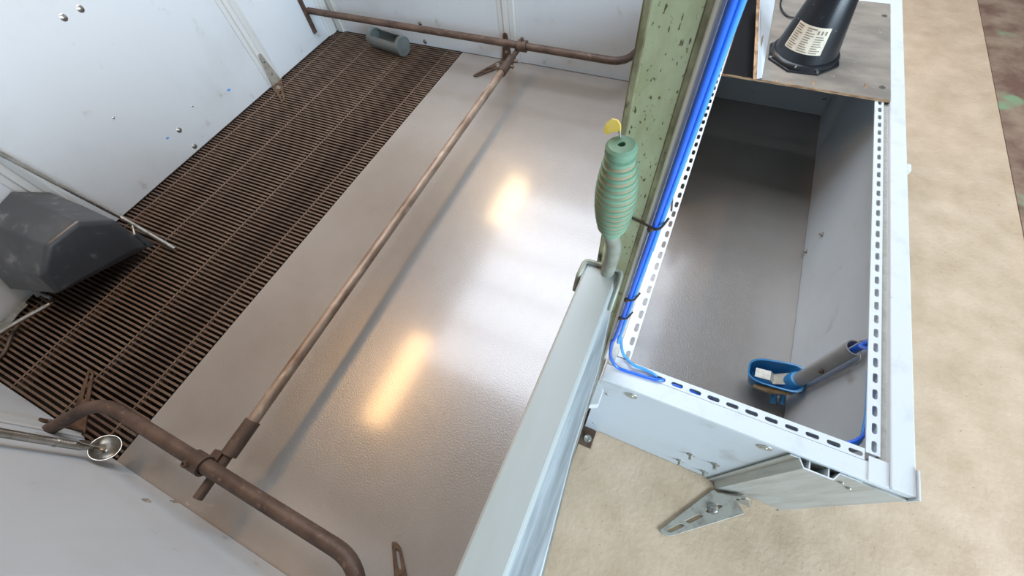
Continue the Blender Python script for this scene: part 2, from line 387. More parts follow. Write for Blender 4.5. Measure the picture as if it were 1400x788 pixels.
# ================================================================== slotted foot brackets
def bracket(base, ang, m, label, lf=.19, lu=.15, w0=.075, w1=.032, boltat=.055, skew=0.0, mu=None, cut=0.0):
    """angle bracket: tapered slotted floor leg (local +y) and upright leg against the post"""
    g = thing('foot_bracket', base, label, 'bracket', 'slotted angle brackets at the post feet')
    def taper(l, c=0.0):
        P = [(-w0 / 2, 0), (w0 / 2, 0)] if not c else [(-w0 / 2, c), (-w0 * .05, 0), (w0 / 2, 0)]
        for k in range(9):
            a = -.12 + (PI + .24) * k / 8; P.append((w1 / 2 * math.cos(a), l - w1 / 2 + w1 / 2 * math.sin(a)))
        return P
    ca, sa = math.cos(ang), math.sin(ang); B = Vector(base)
    def T(p): return B + Vector((p.x * ca - p.y * sa, p.x * sa + p.y * ca, p.z))
    holes = [stadium(0, l_, lf * .20, .013, ang=PI / 2) for l_ in (lf * .29, lf * .57, lf * .83)]
    cs, ss = math.cos(skew), math.sin(skew)
    def TS(p): return T(Vector((p.x / max(cs, .8) - p.y * ss, .0002 + p.y * cs, p.z)))
    obj('floor_leg', plate(taper(lf, cut), holes, .005, lambda p: TS(p + Vector((0, 0, .001)))), m, g, bevel=.001)
    holes = [stadium(0, l_, .032, .010, ang=PI / 2) for l_ in (lu * .36, lu * .76)]
    up = obj('upright_leg', plate(taper(lu), holes, .005, lambda p: T(Vector((p.x, .0055 - p.z, p.y + .001)))), mu or m, g, bevel=.001)
    for l_ in ((lu * .36, lu * .76) if lu > .11 else ()):
        obj('bolt', lathe([(.008, 0), (.008, .004), (.004, .006), (0, .006)], 10, T(Vector((0, .005, l_))), (-sa, ca, 0)), 'stainless', up, 40)
    if boltat:
        b = obj('bolt', lathe([(.018, 0), (.018, .003), (.012, .004), (.011, .011), (.006, .013), (0, .013)], 14, TS(Vector((0, lf * .30, .005))), (0, 0, 1)), 'stainless', g, 35)
    return g
bracket((XL + .015, 1.095 * K, 0.003), -PI / 2, 'galvrust', 'slotted angle bracket standing on the grate by the blue-tinted wall', lf=.25, lu=.21, w0=.085, skew=-.66, mu='galv')
bracket((-1.205 * K, YN + .017, 0.003), 0, 'galvrust', 'slotted angle bracket on the grate beside the steel drinker pipe', lf=.27, w0=.085, skew=.73)
bracket((-.805 * K, YB - .017, 0.003), PI, 'galvrust', 'slotted angle bracket on the solid floor at the back wall post', lf=.27, lu=.19, w0=.08, skew=-.56)
bracket((-.163 * K, YN + .015, 0.003), 0, 'galvrust', 'slotted angle bracket on the solid floor next to the bent pipe end', lf=.30, boltat=0, skew=.74)
# the outside one, on the concrete in front of the nest box
bracket((.336 * K, NF - .0305, 0.0), PI, 'galv', 'bright galvanised slotted bracket bolted to the beige concrete', lf=.275, lu=.10, w0=.110, w1=.036, skew=-.76, cut=.045)

# ================================================================== nest box
nb = thing('piglet_nest_box', (.21 * K, .9 * K, 0), 'open-topped white nest box with slotted rims beside the pen', 'nest box')
obj('side_panel', box(NXR, NXR + .018, NF + .03, YB - .002, .003, NZ - .016), 'panel', nb)
for y0, y1 in ((NF + .03, 1.0), (1.55, YB - .002)):
    obj('partition_panel', box(.002, .016, y0, y1, .003, NZ - .020), 'panel', nb)
obj('partition_panel', box(.002, .016, 1.001, 1.549, .33, NZ - .020), 'panel', nb)
fp = obj('front_panel', box(.004, .28 * K, NF, NF + .018, .002, NZ - .012), 'panel', nb, bevel=.001)
def slot_rail(name, length, width, slot_off, n, fr, first_, sl=.027, sw=.011, pit_=.0430, t=.0035, m='white'):
    """flat strip in local (along, across) with a row of real slots"""
    holes = [stadium(first_ + i * pit_, slot_off, sl, sw) for i in range(n)]
    return obj(name, plate([(0, 0), (length, 0), (length, width), (0, width)], holes, t, fr), m, nb)
yr0, yr1 = NF + .062, 1.095 * K
zt = NZ
# right rim: slotted strip, grey recess, top profile
slot_rail('slotted_rail', YB - yr0, .028, .016, 48, lambda p: Vector((.369 * K + p.y, yr0 + p.x, zt - .0035 + p.z)), .018)
obj('rail_web', box(.369 * K + .025, .369 * K + .028, yr0, YB, zt - .045, zt - .0036), 'white', nb)
obj('recess_strip', box(.387 * K, .3975 * K, yr0 - .02, YB, zt - .020, zt - .008), 'aluv', nb)
tp = obj('top_profile', box(.397 * K, .4265 * K, NF + .001, YB + .03, zt - .020, zt + .006), 'white', nb, bevel=.003)
obj('end_cap', box(.4268 * K, .4268 * K + .004, NF - .004, NF + .06, zt - .03, zt + .010), 'white', tp, bevel=.001)
obj('clip', box(.4268 * K, .4268 * K + .014, fz(1242, 220, zt).y - .015, fz(1242, 240, zt).y + .02, zt - .02, zt + .004), 'white', tp, bevel=.006)
# front rim
obj('front_top_profile', box(.001, .396 * K, NF - .002, NF + .042, zt - .012, zt), 'white', nb, bevel=.0015)
slot_rail('slotted_rail', .368 * K - .018, .026, .011, 11, lambda p: Vector((.018 + p.x, NF + .0425 + p.y, zt - .004 + p.z)), .117, sl=.029, pit_=.0436)
obj('rail_web', box(.018, .368 * K, NF + .0655, NF + .0685, zt - .04, zt - .0045), 'white', nb)
obj('corner_cap', box(.372 * K, .3965 * K, NF - .001, NF + .055, zt + .0003, zt + .002), 'white', nb, bevel=.0008)
# left rim
slot_rail('slotted_rail', YB - yr0 - .01, .034, .024, 47, lambda p: Vector((.0125 * K + p.y, yr0 + .01 + p.x, zt - .0035 + p.z)), .012)
obj('rail_web', box(.0125 * K, .0125 * K + .003, yr0 + .01, YB, zt - .04, zt - .0036), 'white', nb)
obj('edge_strip', box(.0030, .0120 * K, NF + .045, YB, zt - .020, zt - .006), 'aluv', nb)
# front face fittings
def on_front(u, v): return fy(u, v, NF)
for u, v in ((863, 541), (1045, 612)):
    c = on_front(u, v); obj('washer', lathe([(.0, .003), (.007, .004), (.008, .002), (.016, .002), (.017, 0)][::-1], 14, c, (0, -1, 0)), 'galv', fp, 35)
for u, v in ((930, 630), (945, 622), (963, 645), (978, 635)):
    c = on_front(u, v); obj('bolt', lathe([(.013, 0), (.013, .003), (.006, .004), (.006, .016), (0, .016)], 8, c, (0, -1, 0)), 'galv', fp, 30)
for u, v in ((830, 538), (812, 578)):
    obj('rivet', lathe([(.006, 0), (.005, .003), (0, .004)], 10, on_front(u, v) - Vector((0, .001, 0)), (0, -1, 0)), 'galv', fp, 40)
obj('corner_strip', box(.0005, .034 * K, NF - .0022, NF - .0002, .004, NZ - .014), 'panel', fp)
# hat profile in front of the box, open top end showing
zq = NZ - .0125
hat = [(.280 * K, NF - .0030), (.2925 * K, NF - .0030), (.2985 * K, NF - .0215), (.3350 * K, NF - .0215), (.3425 * K, NF - .0030), (.3700 * K, NF - .0030)]
def wall2(poly, t):                                    # thin wall along a polyline
    off = []
    for i, p in enumerate(poly):
        a = Vector(poly[max(i - 1, 0)]); b = Vector(poly[min(i + 1, len(poly) - 1)]); dd = (b - a).normalized()
        off.append((p[0] + dd.y * t, p[1] - dd.x * t))
    return poly + off[::-1]
hp = obj('post_profile', extrude_z(wall2(hat, .0030), .003, zq), 'aluv', nb, 20)
obj('profile_rib', box(.305 * K, .3068 * K, NF - .021, NF - .002, .004, zq - .001), 'white', hp)
obj('profile_rib', box(.3290 * K, .3308 * K, NF - .021, NF - .002, .004, zq - .001), 'white', hp)
rim_ = extrude_z(wall2(hat, .0032), zq, zq + .0015)
obj('profile_end', rim_, 'white', hp)
obj('corner_profile', box(.3705 * K, .4255 * K, NF - .005, NF + .028, .002, NZ - .021), 'aluv', nb, bevel=.0015)
obj('profile_back', box(.2801 * K, .3704 * K, NF, NF + .016, .003, NZ - .012), 'aluv', nb)
for u, v in ((1090, 636), (1160, 668), (1150, 660)):
    obj('rivet', lathe([(.006, 0), (.005, .003), (0, .004)], 10, fy(u, v, NF - .006), (0, -1, 0)), 'galv', hp, 40)
for u, v in ((1125, 321), (1103, 344)):
    c = fx(u, v, NXR); obj('bolt', lathe([(.011, 0), (.011, .003), (.005, .004), (.005, .014), (0, .014)], 8, c, (-1, 0, 0)), 'galv', nb, 30)

# ================================================================== shelf board, leaning board, heat lamp
yb0 = 1.085 * K; zs = zt + .0005
sb = thing('shelf_board', (.21 * K, 1.3 * K, zs), 'dusty film-faced plywood board lying across the nest box rims', 'board')
obj('board', box(.034 * K, .396 * K, yb0, YB - .0465, zs + .0005, zs + .0095), 'ply', sb, bevel=.0008)
obj('film_face', box(.112 * K, .3955 * K, yb0 + .0015, YB - .0465, zs + .0096, zs + .0108), 'dustyboard', sb)
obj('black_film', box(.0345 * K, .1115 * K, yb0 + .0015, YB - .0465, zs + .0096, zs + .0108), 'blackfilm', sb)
for u, v, s in ((1183, 118, .009), (1112, 113, .008), (1080, 112, .006), (1062, 110, .006)):
    c = fz(u, v, zs + .011); P = [(c.x + s * .5 * math.cos(a), c.y + s * 2.2 * math.sin(a)) for a in [2 * PI * k / 9 for k in range(9)]]
    obj('chipped_spot', plate(P, (), .0006, lambda p: p + Vector((0, 0, zs + .0108))), 'ply', sb)
for u, v in ((1206, 120), (1209, 22)):
    obj('screw', lathe([(.010, 0), (.010, .002), (.004, .003), (0, .002)], 10, fz(u, v, zs + .011), (0, 0, 1)), 'stainless', sb, 40)
obj('cross_beam', box(.035 * K, .396 * K, YB - .045, YB - .001, zt - .01, zt + .012), 'white', nb, bevel=.002)
# leaning ply board: foot along the shelf, top edge tipped towards the pen
b0 = fz(1041, 107, zs + .012); b1 = fz(1060, -4, zs + .012)
t0 = fz(1034.5, 108, zs + .065); t1 = fz(1039, -4, zs + .080)
th = Vector((-.011, 0, -.004))
lv = [b0, b1, t1, t0] + [p + th for p in (b0, b1, t1, t0)]
lv[4].z = lv[5].z = zs + .0115
lb = thing('leaning_board', (b0.x, b0.y, zs + .0108), 'narrow white-faced plywood strip leaning beside the black heat lamp', 'board')
obj('ply_core', (lv, [(0, 1, 2, 3), (7, 6, 5, 4), (3, 2, 6, 7), (0, 3, 7, 4), (1, 5, 6, 2), (0, 4, 5, 1)]), 'ply', lb)
nrm = (b1 - b0).cross(t0 - b0).normalized(); nrm = nrm if nrm.x > 0 else -nrm
q = [p + nrm * .0006 for p in (b0, b1, t1, t0)]; q2 = [p + nrm * .0018 for p in (b0, b1, t1, t0)]
obj('white_face', (q + q2, [(4, 5, 6, 7), (0, 3, 2, 1), (0, 1, 5, 4), (1, 2, 6, 5), (2, 3, 7, 6), (3, 0, 4, 7)]), 'white', lb)
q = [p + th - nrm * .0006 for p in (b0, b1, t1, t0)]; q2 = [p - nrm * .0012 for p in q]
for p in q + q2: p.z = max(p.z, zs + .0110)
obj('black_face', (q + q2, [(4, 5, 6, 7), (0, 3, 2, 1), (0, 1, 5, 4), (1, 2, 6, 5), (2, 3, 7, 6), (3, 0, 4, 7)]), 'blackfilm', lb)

lc = Vector((.205 * K, 1.212 * K, zs + .0109)); RF = .126
hl = thing('heat_lamp', lc, 'black conical heat lamp housing with a paper label', 'heat lamp')
oc = [(lc.x + RF / math.cos(PI / 8) * math.cos(PI / 8 + k * PI / 4 + .06) * (1.0), lc.y + RF / math.cos(PI / 8) * math.sin(PI / 8 + k * PI / 4 + .06)) for k in range(8)]
fl_ = obj('flange', extrude_z(oc, lc.z, lc.z + .009), 'blackgloss', hl, bevel=.002)
obj('base_ring', lathe([(.124, .0092), (.124, .020), (.119, .026), (.114, .028)], 40, lc), 'blackgloss', hl, 35)
HC, R0, R1 = .42, .1125, .036
obj('cone', lathe([(R0, .0285), (R0 - .004, .05), (R1, HC), (R1 - .004, HC + .006), (0, HC + .006)], 48, lc), 'blackgloss', hl, 30)
for k in range(8):
    a = k * PI / 4 + .06 + PI / 8
    if k % 2 == 0: obj('screw', lathe([(.006, 0), (.006, .003), (0, .004)], 10, lc + Vector((.129 * math.cos(a), .129 * math.sin(a), .009)), (0, 0, 1)), 'stainless', fl_, 40)
def rc(z): return R0 - .004 + (R1 - R0 + .004) * (z - .05) / (HC - .05)
def conept(a, z, off): rr = rc(z) + off; return lc + Vector((rr * math.cos(a), rr * math.sin(a), z))
def conepatch(a0, a1, z0, z1, off, n=10):
    V = [conept(a0 + (a1 - a0) * i / n, z, off) for z in (z0, z1) for i in range(n + 1)]
    return V, [(i, i + 1, n + 2 + i, n + 1 + i) for i in range(n)]
LA0, LA1, LZ0, LZ1 = -PI / 2 - .98, -PI / 2 + .36, .062, .150
lab = obj('label', conepatch(LA0, LA1, LZ0, LZ1, .0008), 'label', hl, 60)
lines = []
for row in range(11):
    zz = LZ1 - .006 - row * .0074
    for c0, c1 in ((.04, .32), (.37, .64), (.68, .94)):
        if row < 3 and c0 > .6: continue
        e = c0 + (c1 - c0) * random.uniform(.55, 1)
        h_ = .0042 if row == 0 else .0030
        lines.append(conepatch(LA0 + (LA1 - LA0) * c0, LA0 + (LA1 - LA0) * e, zz - h_, zz, .0013, 4))
for c0 in (.68, .78, .88):
    lines.append(conepatch(LA0 + (LA1 - LA0) * c0, LA0 + (LA1 - LA0) * (c0 + .045), LZ1 - .022, LZ1 - .010, .0013, 2))
obj('print', join(*lines), 'print', lab)
cp = [fz(1108, 22, zs + .02), fz(1085, 24, zs + .018), fz(1073, 19, zs + .0165), fz(1067, 8, zs + .018), fz(1069, -4, zs + .022), fz(1071, -18, zs + .026)]
obj('lamp_cord', tube(smooth_path(cp), .0035, 8), 'blackgloss', hl, 60)

# ================================================================== piglet drinker in the nest box
yc = .476 * K
pd = thing('piglet_drinker', (NXR - .05, yc, .02), 'blue plastic cup drinker with steel paddle on the nest wall', 'drinker')
def rimloop(cx_, cy_, a, b, z0, z1, n=28, e=3.6, back=0):
    P = []
    for k in range(n):
        t = 2 * PI * k / n; c, s = math.cos(t), math.sin(t)
        x = a * math.copysign(abs(c) ** (2 / e), c); y = b * math.copysign(abs(s) ** (2 / e), s) * (1 + .18 * c)
        P.append(Vector((cx_ + x, cy_ + y, z0 + (z1 - z0) * (x + a) / (2 * a))))
    return P
bc = NXR - .100
loops = [rimloop(bc + .012, yc, .040, .026, .034, .034), rimloop(bc + .006, yc, .062, .040, .05, .07), rimloop(bc, yc, .080, .050, .118, .165), rimloop(bc, yc, .083, .053, .122, .170),
         rimloop(bc, yc, .077, .047, .121, .168), rimloop(bc + .004, yc, .058, .036, .062, .085), rimloop(bc + .008, yc, .044, .026, .052, .058)]
V = [p for lp in loops for p in lp]; n = 28
Fc = [(j * n + k, j * n + (k + 1) % n, (j + 1) * n + (k + 1) % n, (j + 1) * n + k) for j in range(len(loops) - 1) for k in range(n)]
Fc += [tuple(range(n))[::-1], tuple((len(loops) - 1) * n + k for k in range(n))]
bw = obj('bowl', (V, Fc), 'bluebowl', pd, 50)
obj('bowl_back', lathe([(.010, -.06), (.030, -.056), (.033, -.02), (.032, .020), (.027, .036), (.020, .038)], 20, (NXR - .034, yc, .128), (0, 0, 1)), 'bluebowl', pd, 50)
pz = .105
pv = [Vector((bc - .052, yc - .018, pz + .002)), Vector((bc - .052, yc + .018, pz + .002)), Vector((bc - .005, yc + .018, pz + .012)), Vector((bc - .005, yc - .018, pz + .012)), Vector((bc + .012, yc + .02, pz - .004)), Vector((bc + .012, yc - .02, pz - .004)), Vector((bc + .045, yc + .026, pz + .03)), Vector((bc + .045, yc - .02, pz + .03))]
pv2 = [p - Vector((0, 0, .003)) for p in pv]
qf = [(0, 1, 2, 3), (3, 2, 4, 5), (5, 4, 6, 7)]
obj('paddle', (pv + pv2, qf + [tuple(i + 8 for i in q_)[::-1] for q_ in qf] + [(0, 8, 9, 1), (6, 14, 15, 7), (1, 9, 10, 2), (2, 10, 12, 4), (4, 12, 14, 6), (0, 3, 11, 8), (3, 5, 13, 11), (5, 7, 15, 13)]), 'galv', pd, 25)
obj('dirt_crust', tube([(bc - .05, yc - .052, .10), (bc, yc - .055, .115), (bc + .055, yc - .050, .135)], [.008, .013, .007], 8), 'dirt', bw, 60)
obj('spigot', join(tube([(bc + .03, yc - .040, .075), (bc + .035, yc - .075, .060)], .010, 10), tube([(bc + .055, yc - .040, .085), (bc + .06, yc - .07, .07)], .009, 10)), 'bluebowl', bw, 40)
# half-round grey cover over the riser
pcx = NXR - .030; Vh, Fh = [], []
hn = 12
for z in (.160, .455):
    for rr in (.024, .0205):
        for k in range(hn + 1):
            a = PI * .40 + PI * 1.2 * k / hn; Vh.append((pcx + rr * math.cos(a), yc + rr * math.sin(a), z))
m1 = hn + 1
for k in range(hn):
    Fh += [(k, k + 1, 2 * m1 + k + 1, 2 * m1 + k), (m1 + k, 3 * m1 + k, 3 * m1 + k + 1, m1 + k + 1), (k, m1 + k, m1 + k + 1, k + 1), (2 * m1 + k, 2 * m1 + k + 1, 3 * m1 + k + 1, 3 * m1 + k)]
Fh += [(0, 2 * m1, 3 * m1, m1), (hn, m1 + hn, 3 * m1 + hn, 2 * m1 + hn)]
cv = obj('riser_cover', (Vh, Fh), 'greypvc', pd, 50)
obj('hose', tube(smooth_path([(pcx + .006, yc, .10), (pcx + .006, yc, .45), (pcx + .006, yc - .002, .50), (pcx + .004, yc - .01, NZ - .06)]), .010, 12), 'bluecable', pd, 60)
obj('wire_clip', tube(fillet([(NXR - .002, yc + .028, .470), (NXR - .028, yc + .020, .462), (NXR - .014, yc - .034, .455), (NXR - .012, yc - .036, .435), (NXR - .012, yc - .034, .17)], .01, 4), .0022, 8), 'galv', pd, 60)
obj('screw', lathe([(.006, 0), (.006, .008), (0, .008)], 10, (NXR - .038, yc - .023, .31), (-.3, -1, 0)), 'galvrust', cv, 40)

# ================================================================== green post, gate, lever
px0, px1, py0 = -.0455 * K, -.0082 * K, .262 * K
gp = thing('steel_post', ((px0 + px1) / 2, py0 + .03, 0), 'weathered green channel post standing at the nest box corner', 'post')
PH = 2.35
obj('web', box(px0, px1, py0, py0 + .006, .004, PH), 'greenpost', gp, bevel=.001)
obj('stained_edge', box(px0 - .0015, px0 + .008, py0 - .0016, py0 + .055, .004, PH), 'greenstain', gp, bevel=.002)
obj('stained_edge', box(px1 - .007, px1 + .0005, py0 - .0010, py0 + .004, .004, PH), 'greenstain', gp, bevel=.001)
obj('flange', tube([(px1 + .0036, py0 + .002, .004), (px1 + .0036, py0 + .002, PH)], .0052, 12), 'cream', gp, 50)
obj('flange', box(px1 - .0012, px1 + .0070, py0 + .0065, py0 + .055, .004, PH), 'cream', gp, bevel=.001)
fpz = fz(803, 600, .004)
bp_ = obj('foot_plate', extrude_z([(px0 + .028, fpz.y - .030), (fpz.x + .022, fpz.y - .030), (fpz.x + .022, NF - .004), (-.001, NF - .004), (-.001, py0 + .058), (px0 + .028, py0 + .058)], .001, .006), 'galvrust', gp, bevel=.0015)
obj('bolt', lathe([(.014, 0), (.014, .003), (.010, .004), (.009, .010), (0, .012)], 12, (fpz.x + .002, fpz.y, .006), (0, 0, 1)), 'stainless', bp_, 35)

ZG = .640 * K; gx0, gx1 = -.0530 * K, -.0178 * K; gy1 = .243 * K; gy0 = -1.15
gt = thing('pen_gate', ((gx0 + gx1) / 2, -.2, 0), 'light grey swing gate with a lever handle at its end', 'gate')
obj('top_bar', box(gx0, gx1, gy0, gy1, ZG - .060, ZG), 'gatebar', gt, bevel=.004)
obj('gate_panel', box(gx0 + .012, gx1 - .012, gy0, gy1 - .02, .06, ZG - .061), 'panel', gt)
zc = .56 * K
rp = [fz(u, v, zc) for u, v in ((740, 788), (783, 620), (818, 507), (836, 424))]
rp[-1].y = min(rp[-1].y, py0 - .012)
side = [(rp[0].x + .012, gy0)] + [(p.x, p.y) for p in rp]
sc = obj('side_channel', extrude_z([(gx1 - .014, gy0)] + side + [(gx1 - .014, rp[-1].y)], .52, zc), 'alu', gt, bevel=.002)
lipp = [(x + .0002, y) for x, y in side] + [(x + .0030, y) for x, y in side[::-1]]
obj('channel_lip', extrude_z(lipp, .50, zc - .010), 'galv', sc)
cc = fz(813, 541, zc - .03)
obj('white_clip', extrude_z([(cc.x - .004, cc.y - .022), (cc.x + .012, cc.y - .014), (cc.x + .012, cc.y + .016), (cc.x - .004, cc.y + .030)], zc - .050, zc - .028), 'white', sc, bevel=.002)
# U strap over the end of the bar
st = [(gx0 - .005, gy1 - .045, ZG - .03), (gx0 - .005, gy1 - .030, ZG - .002), (gx0 - .003, gy1 - .002, ZG + .004), (gx1 + .003, gy1 - .002, ZG + .004), (gx1 + .005, gy1 - .030, ZG - .002), (gx1 + .005, gy1 - .060, ZG - .03)]
obj('end_strap', tube(fillet(st, .008, 4), .0042, 10), 'greysteel', gt, 60)
yh = .236 * K
hb = fy(833, 364, yh); h1 = fy(836, 318, yh); h2 = fy(850, 197, yh)
hk = fy(839, 340, yh)
lev = obj('lever', tube(smooth_path([hb + Vector((-.004, .008, -.06)), hb, hk, h1, h1 + (h2 - h1) * .3], 6), .0115, 14), 'greysteel', gt, 60)
ax = (h2 - h1); LN = ax.length; ax.normalize()
prof = [(.006, 0), (.0150, .002), (.0170, .008)]
N_R = 13
for i in range(N_R):
    t = (i + .5) / N_R; s0 = .012 + (LN - .026) * t
    base = .0165 + .0095 * math.sin(PI * min(1, t * .92 + .08)) ** .9
    prof += [(base - .0028, s0 - .0042), (base + .0004, s0 - .0022), (base + .0010, s0), (base + .0004, s0 + .0022), (base - .0028, s0 + .0042)]
prof += [(.0172, LN - .013), (.0184, LN - .010), (.0180, LN - .003), (.0150, LN), (.0045, LN), (.004, LN - .012), (0, LN - .012)]
gripo = obj('grip', lathe(prof, 28, h1, ax), 'greengrip', lev, 40)
def ring_at(s):
    t = (s - .012) / (LN - .026); return .0165 + .0095 * math.sin(PI * min(1, max(0, t * .92 + .08))) ** .9
for i in range(N_R - 1):
    s = .012 + (LN - .026) * (i + 1) / N_R
    r_ = ring_at(s)
    obj('dirt_ring', lathe([(r_ - .0036, s - .0034), (r_ - .0006, s - .0018), (r_ - .0009, s + .0008), (r_ - .0036, s + .0030)], 24, h1, ax), 'gripdirt', gripo, 60)
# yellow tab behind the grip
yt = [(825, 176), (829, 168), (836, 163), (844, 165), (848, 172), (847.5, 184), (843, 181), (837, 180.5), (832, 184), (826.5, 183)]
P3 = [fy(u, v, yh + .012) for u, v in yt]
n = len(P3); Vy = P3 + [p + Vector((.0005, .0025, -.0005)) for p in P3]
tb = thing('plastic_tag', tuple(h2), 'small yellow plastic tag sticking out beside the green grip', 'tag')
obj('tag_leaf', (Vy, [tuple(range(n)), tuple(range(n, 2 * n))[::-1]] + [(i, (i + 1) % n, n + (i + 1) % n, n + i) for i in range(n)]), 'yellow', tb)
obj('stem', tube([fy(847, 178, yh + .013), fy(848, 188, yh + .011), h2 + Vector((-.002, .006, -.004))], .0012, 8), 'greypvc', tb, 60)

# ================================================================== blue hoses, tie wires, hook
cy = py0 - .0068
def hose(name, pts, rad, m, label):
    o = obj(name, tube(smooth_path(pts, 6), rad, 12), m, None, 60, origin=pts[-1]); return tag(o, label, 'hose', 'blue water hoses')
c1 = px1 + .0135; c2 = px1 + .0205
yq = cy + .0025
ys = NF + .0425 + .011                                   # middle of the front slot row
zr = NZ + .0054
h1p = [(c1, cy, PH), (c1, cy, 1.5), (c1, cy, 1.0), (c1 - .001, cy - .001, .74), fy(836.5, 468, cy - .002), fy(835, 488, cy - .006), fz(845, 503, zr + .003), fz(868, 511, zr), (.112, ys - .0105, zr), (.131, ys - .0075, zr + .001), (.1420, ys - .001, NZ + .001), (.1435, ys, NZ - .008), (.1440, ys, NZ - .018)]
h2p = [(c2, yq + .003, PH), (c2, yq + .003, 1.5), (c2, yq + .003, 1.0), (c2 + .001, yq + .003, .76), (c2 + .002, yq + .003, .69), fy(848, 460, yq + .003), fz(852, 484, NZ + .020), fz(866, 499, zr + .007), (.090, ys + .006, zr + .002), (.110, ys + .004, zr + .002), (.1235, ys + .001, NZ + .0035), (.1285, ys, NZ - .006), (.1290, ys, NZ - .024), (.1295, ys, NZ - .034)]
hose('blue_hose', h1p, .0042, 'bluecable', 'thick blue hose down the green post, bending low into the front rim')
hose('blue_hose', h2p, .0038, 'bluelight', 'lighter blue hose bending in a wider curve to the slotted front rim')
# the hoses carry on below the slots and come out again at the right corner
def low(*ps): return [(x, y, NZ + z) for x, y, z in ps]
hs = low((.1440, ys, -.0178), (.152, ys, -.0165), (.172, ys, -.0100), (.215, ys, -.0100), (.26, ys, -.018), (.36, ys, -.034), (.47, ys, -.042), (.515, ys + .004, -.054), (.545, .432, -.056), (.572, .443, -.050), (.592, .458, -.036), (.6020, .480, -.0200), (.6030, .53, -.0110), (.6030, .62, -.0110), (.6030, .69, -.014), (.6040, yc - .034, -.056), (.622, yc - .016, -.064), (NXR - .027, yc - .0105, -.061))
tag(obj('blue_hose', tube(smooth_path(hs, 6), .0044, 12), 'bluecable', None, 60), 'blue hose looping under the slotted rim corner to the drinker', 'hose', 'blue water hoses')
hs2 = low((.1295, ys, -.0338), (.136, ys, -.0395), (.175, ys, -.040), (.24, ys, -.042), (.36, ys, -.047), (.47, ys, -.055), (.519, ys + .002, -.066), (.552, .428, -.068), (.580, .440, -.061), (.600, .454, -.050), (.6035, .478, -.0350), (.6035, .53, -.0230), (.6035, .60, -.0205), (.6035, .64, -.0205))
tag(obj('blue_hose', tube(smooth_path(hs2, 6), .0044, 12), 'bluelight', None, 60), 'light blue hose below the rim in the nest corner', 'hose', 'blue water hoses')

def tie(u, v, z, label, big=True):
    c = Vector((c1, cy, z))
    pts = [(px0 + .012, py0 - .003, z - .004), (px0 + .030, py0 - .004, z + .003), (c1 - .008, cy - .004, z + .002), (c1, cy - .0062, z), (c2 + .002, cy - .003, z + .004), (c2 + .008, cy + .008, z + .016)]
    if not big: pts = pts[2:]
    g = obj('tie_wire', join(tube(smooth_path(pts, 5), .0018, 8), lathe([(0, -.004), (.004, -.003), (.005, 0), (.004, .003), (0, .004)], 8, (c1 - .004, cy - .007, z))), 'wire', None, 50)
    tag(g, label, 'tie wire', 'rusty wires tying the hoses')
zz1 = fy(881, 306, cy).z; zz2 = fy(856, 406, cy).z; zz3 = fy(850, 432, cy).z
tie(881, 306, zz1, 'knotted rusty tie wire around the hoses beside the green grip')
tie(856, 406, zz2, 'tie wire around the hoses just beside the strap of the gate bar', False)
tie(850, 432, zz3, 'lowest thin tie wire around the hoses above their bend', False)
hk_ = [fz(918, 288, NZ + .003), fz(919.5, 268, NZ + .006), fz(911, 266, NZ + .006), fz(900, 312, NZ + .0035), fz(897, 330, NZ + .0029)]
rh = thing('rim_hook', tuple(hk_[-1]), 'bent steel rod hook lying on the left slotted rim', 'hook')
obj('rod', tube(fillet(hk_, .006, 4), .0028, 8), 'wire', rh, 60)
pA, pB = fz(899, 318, NZ + .003), fz(891, 342, NZ + .003)
obj('plate', box(min(pA.x, pB.x) - .004, max(pA.x, pB.x) + .006, min(pA.y, pB.y), max(pA.y, pB.y), NZ, NZ + .003), 'galvrust', rh)

# ================================================================== grey pipe offcut on the grate
q0, q1 = fz(509, 52, .075), fz(550, 65, .07)
q0 = Vector((-1.470 * K, 1.492 * K, .0660)); q1 = Vector((-1.275 * K, 1.458 * K, .0660))
po = thing('pipe_offcut', ((q0.x + q1.x) / 2, (q0.y + q1.y) / 2, 0), 'grey plastic pipe offcut with a cut-open top on the slats', 'pipe')
t = (q1 - q0).normalized(); a_ = t.cross(Vector((0, 0, 1))).normalized(); b_ = Vector((0, 0, 1))
def arc_shell(p, q_, a0, a1, ro, ri, n=16):
    V, Fc = [], []
    for pp in (p, q_):
        for rr in (ro, ri):
            for k in range(n + 1):
                an = a0 + (a1 - a0) * k / n; V.append(pp + (a_ * math.cos(an) + b_ * math.sin(an)) * rr)
    m_ = n + 1
    for k in range(n):
        Fc += [(k, k + 1, 2 * m_ + k + 1, 2 * m_ + k), (m_ + k, 3 * m_ + k, 3 * m_ + k + 1, m_ + k + 1), (k, m_ + k, m_ + k + 1, k + 1), (2 * m_ + k, 2 * m_ + k + 1, 3 * m_ + k + 1, 3 * m_ + k)]
    Fc += [(0, 2 * m_, 3 * m_, m_), (n, m_ + n, 3 * m_ + n, 2 * m_ + n)]
    return V, Fc
RO = .0640
full0 = (PI * .42, PI * .42 + 2 * PI)
l_ = (q1 - q0).length
obj('shell', arc_shell(q0 + t * .0405, q1 - t * .0305, PI * .80, PI * 2.22, RO, RO - .004), 'greytube', po, 40)
obj('end_ring', hollow(q0, q0 + t * .04, RO, RO - .004, 28), 'greytube', po, 40)
obj('end_ring', hollow(q1 - t * .03, q1, RO, RO - .004, 28), 'greytube', po, 40)
obj('end_disc', tube([q1 - t * .008, q1 - t * .003], RO - .0045, 28), 'greytube', po, 40)
obj('end_disc', tube([q0 + t * .003, q0 + t * .008], RO - .0045, 28), 'greytube', po, 40)

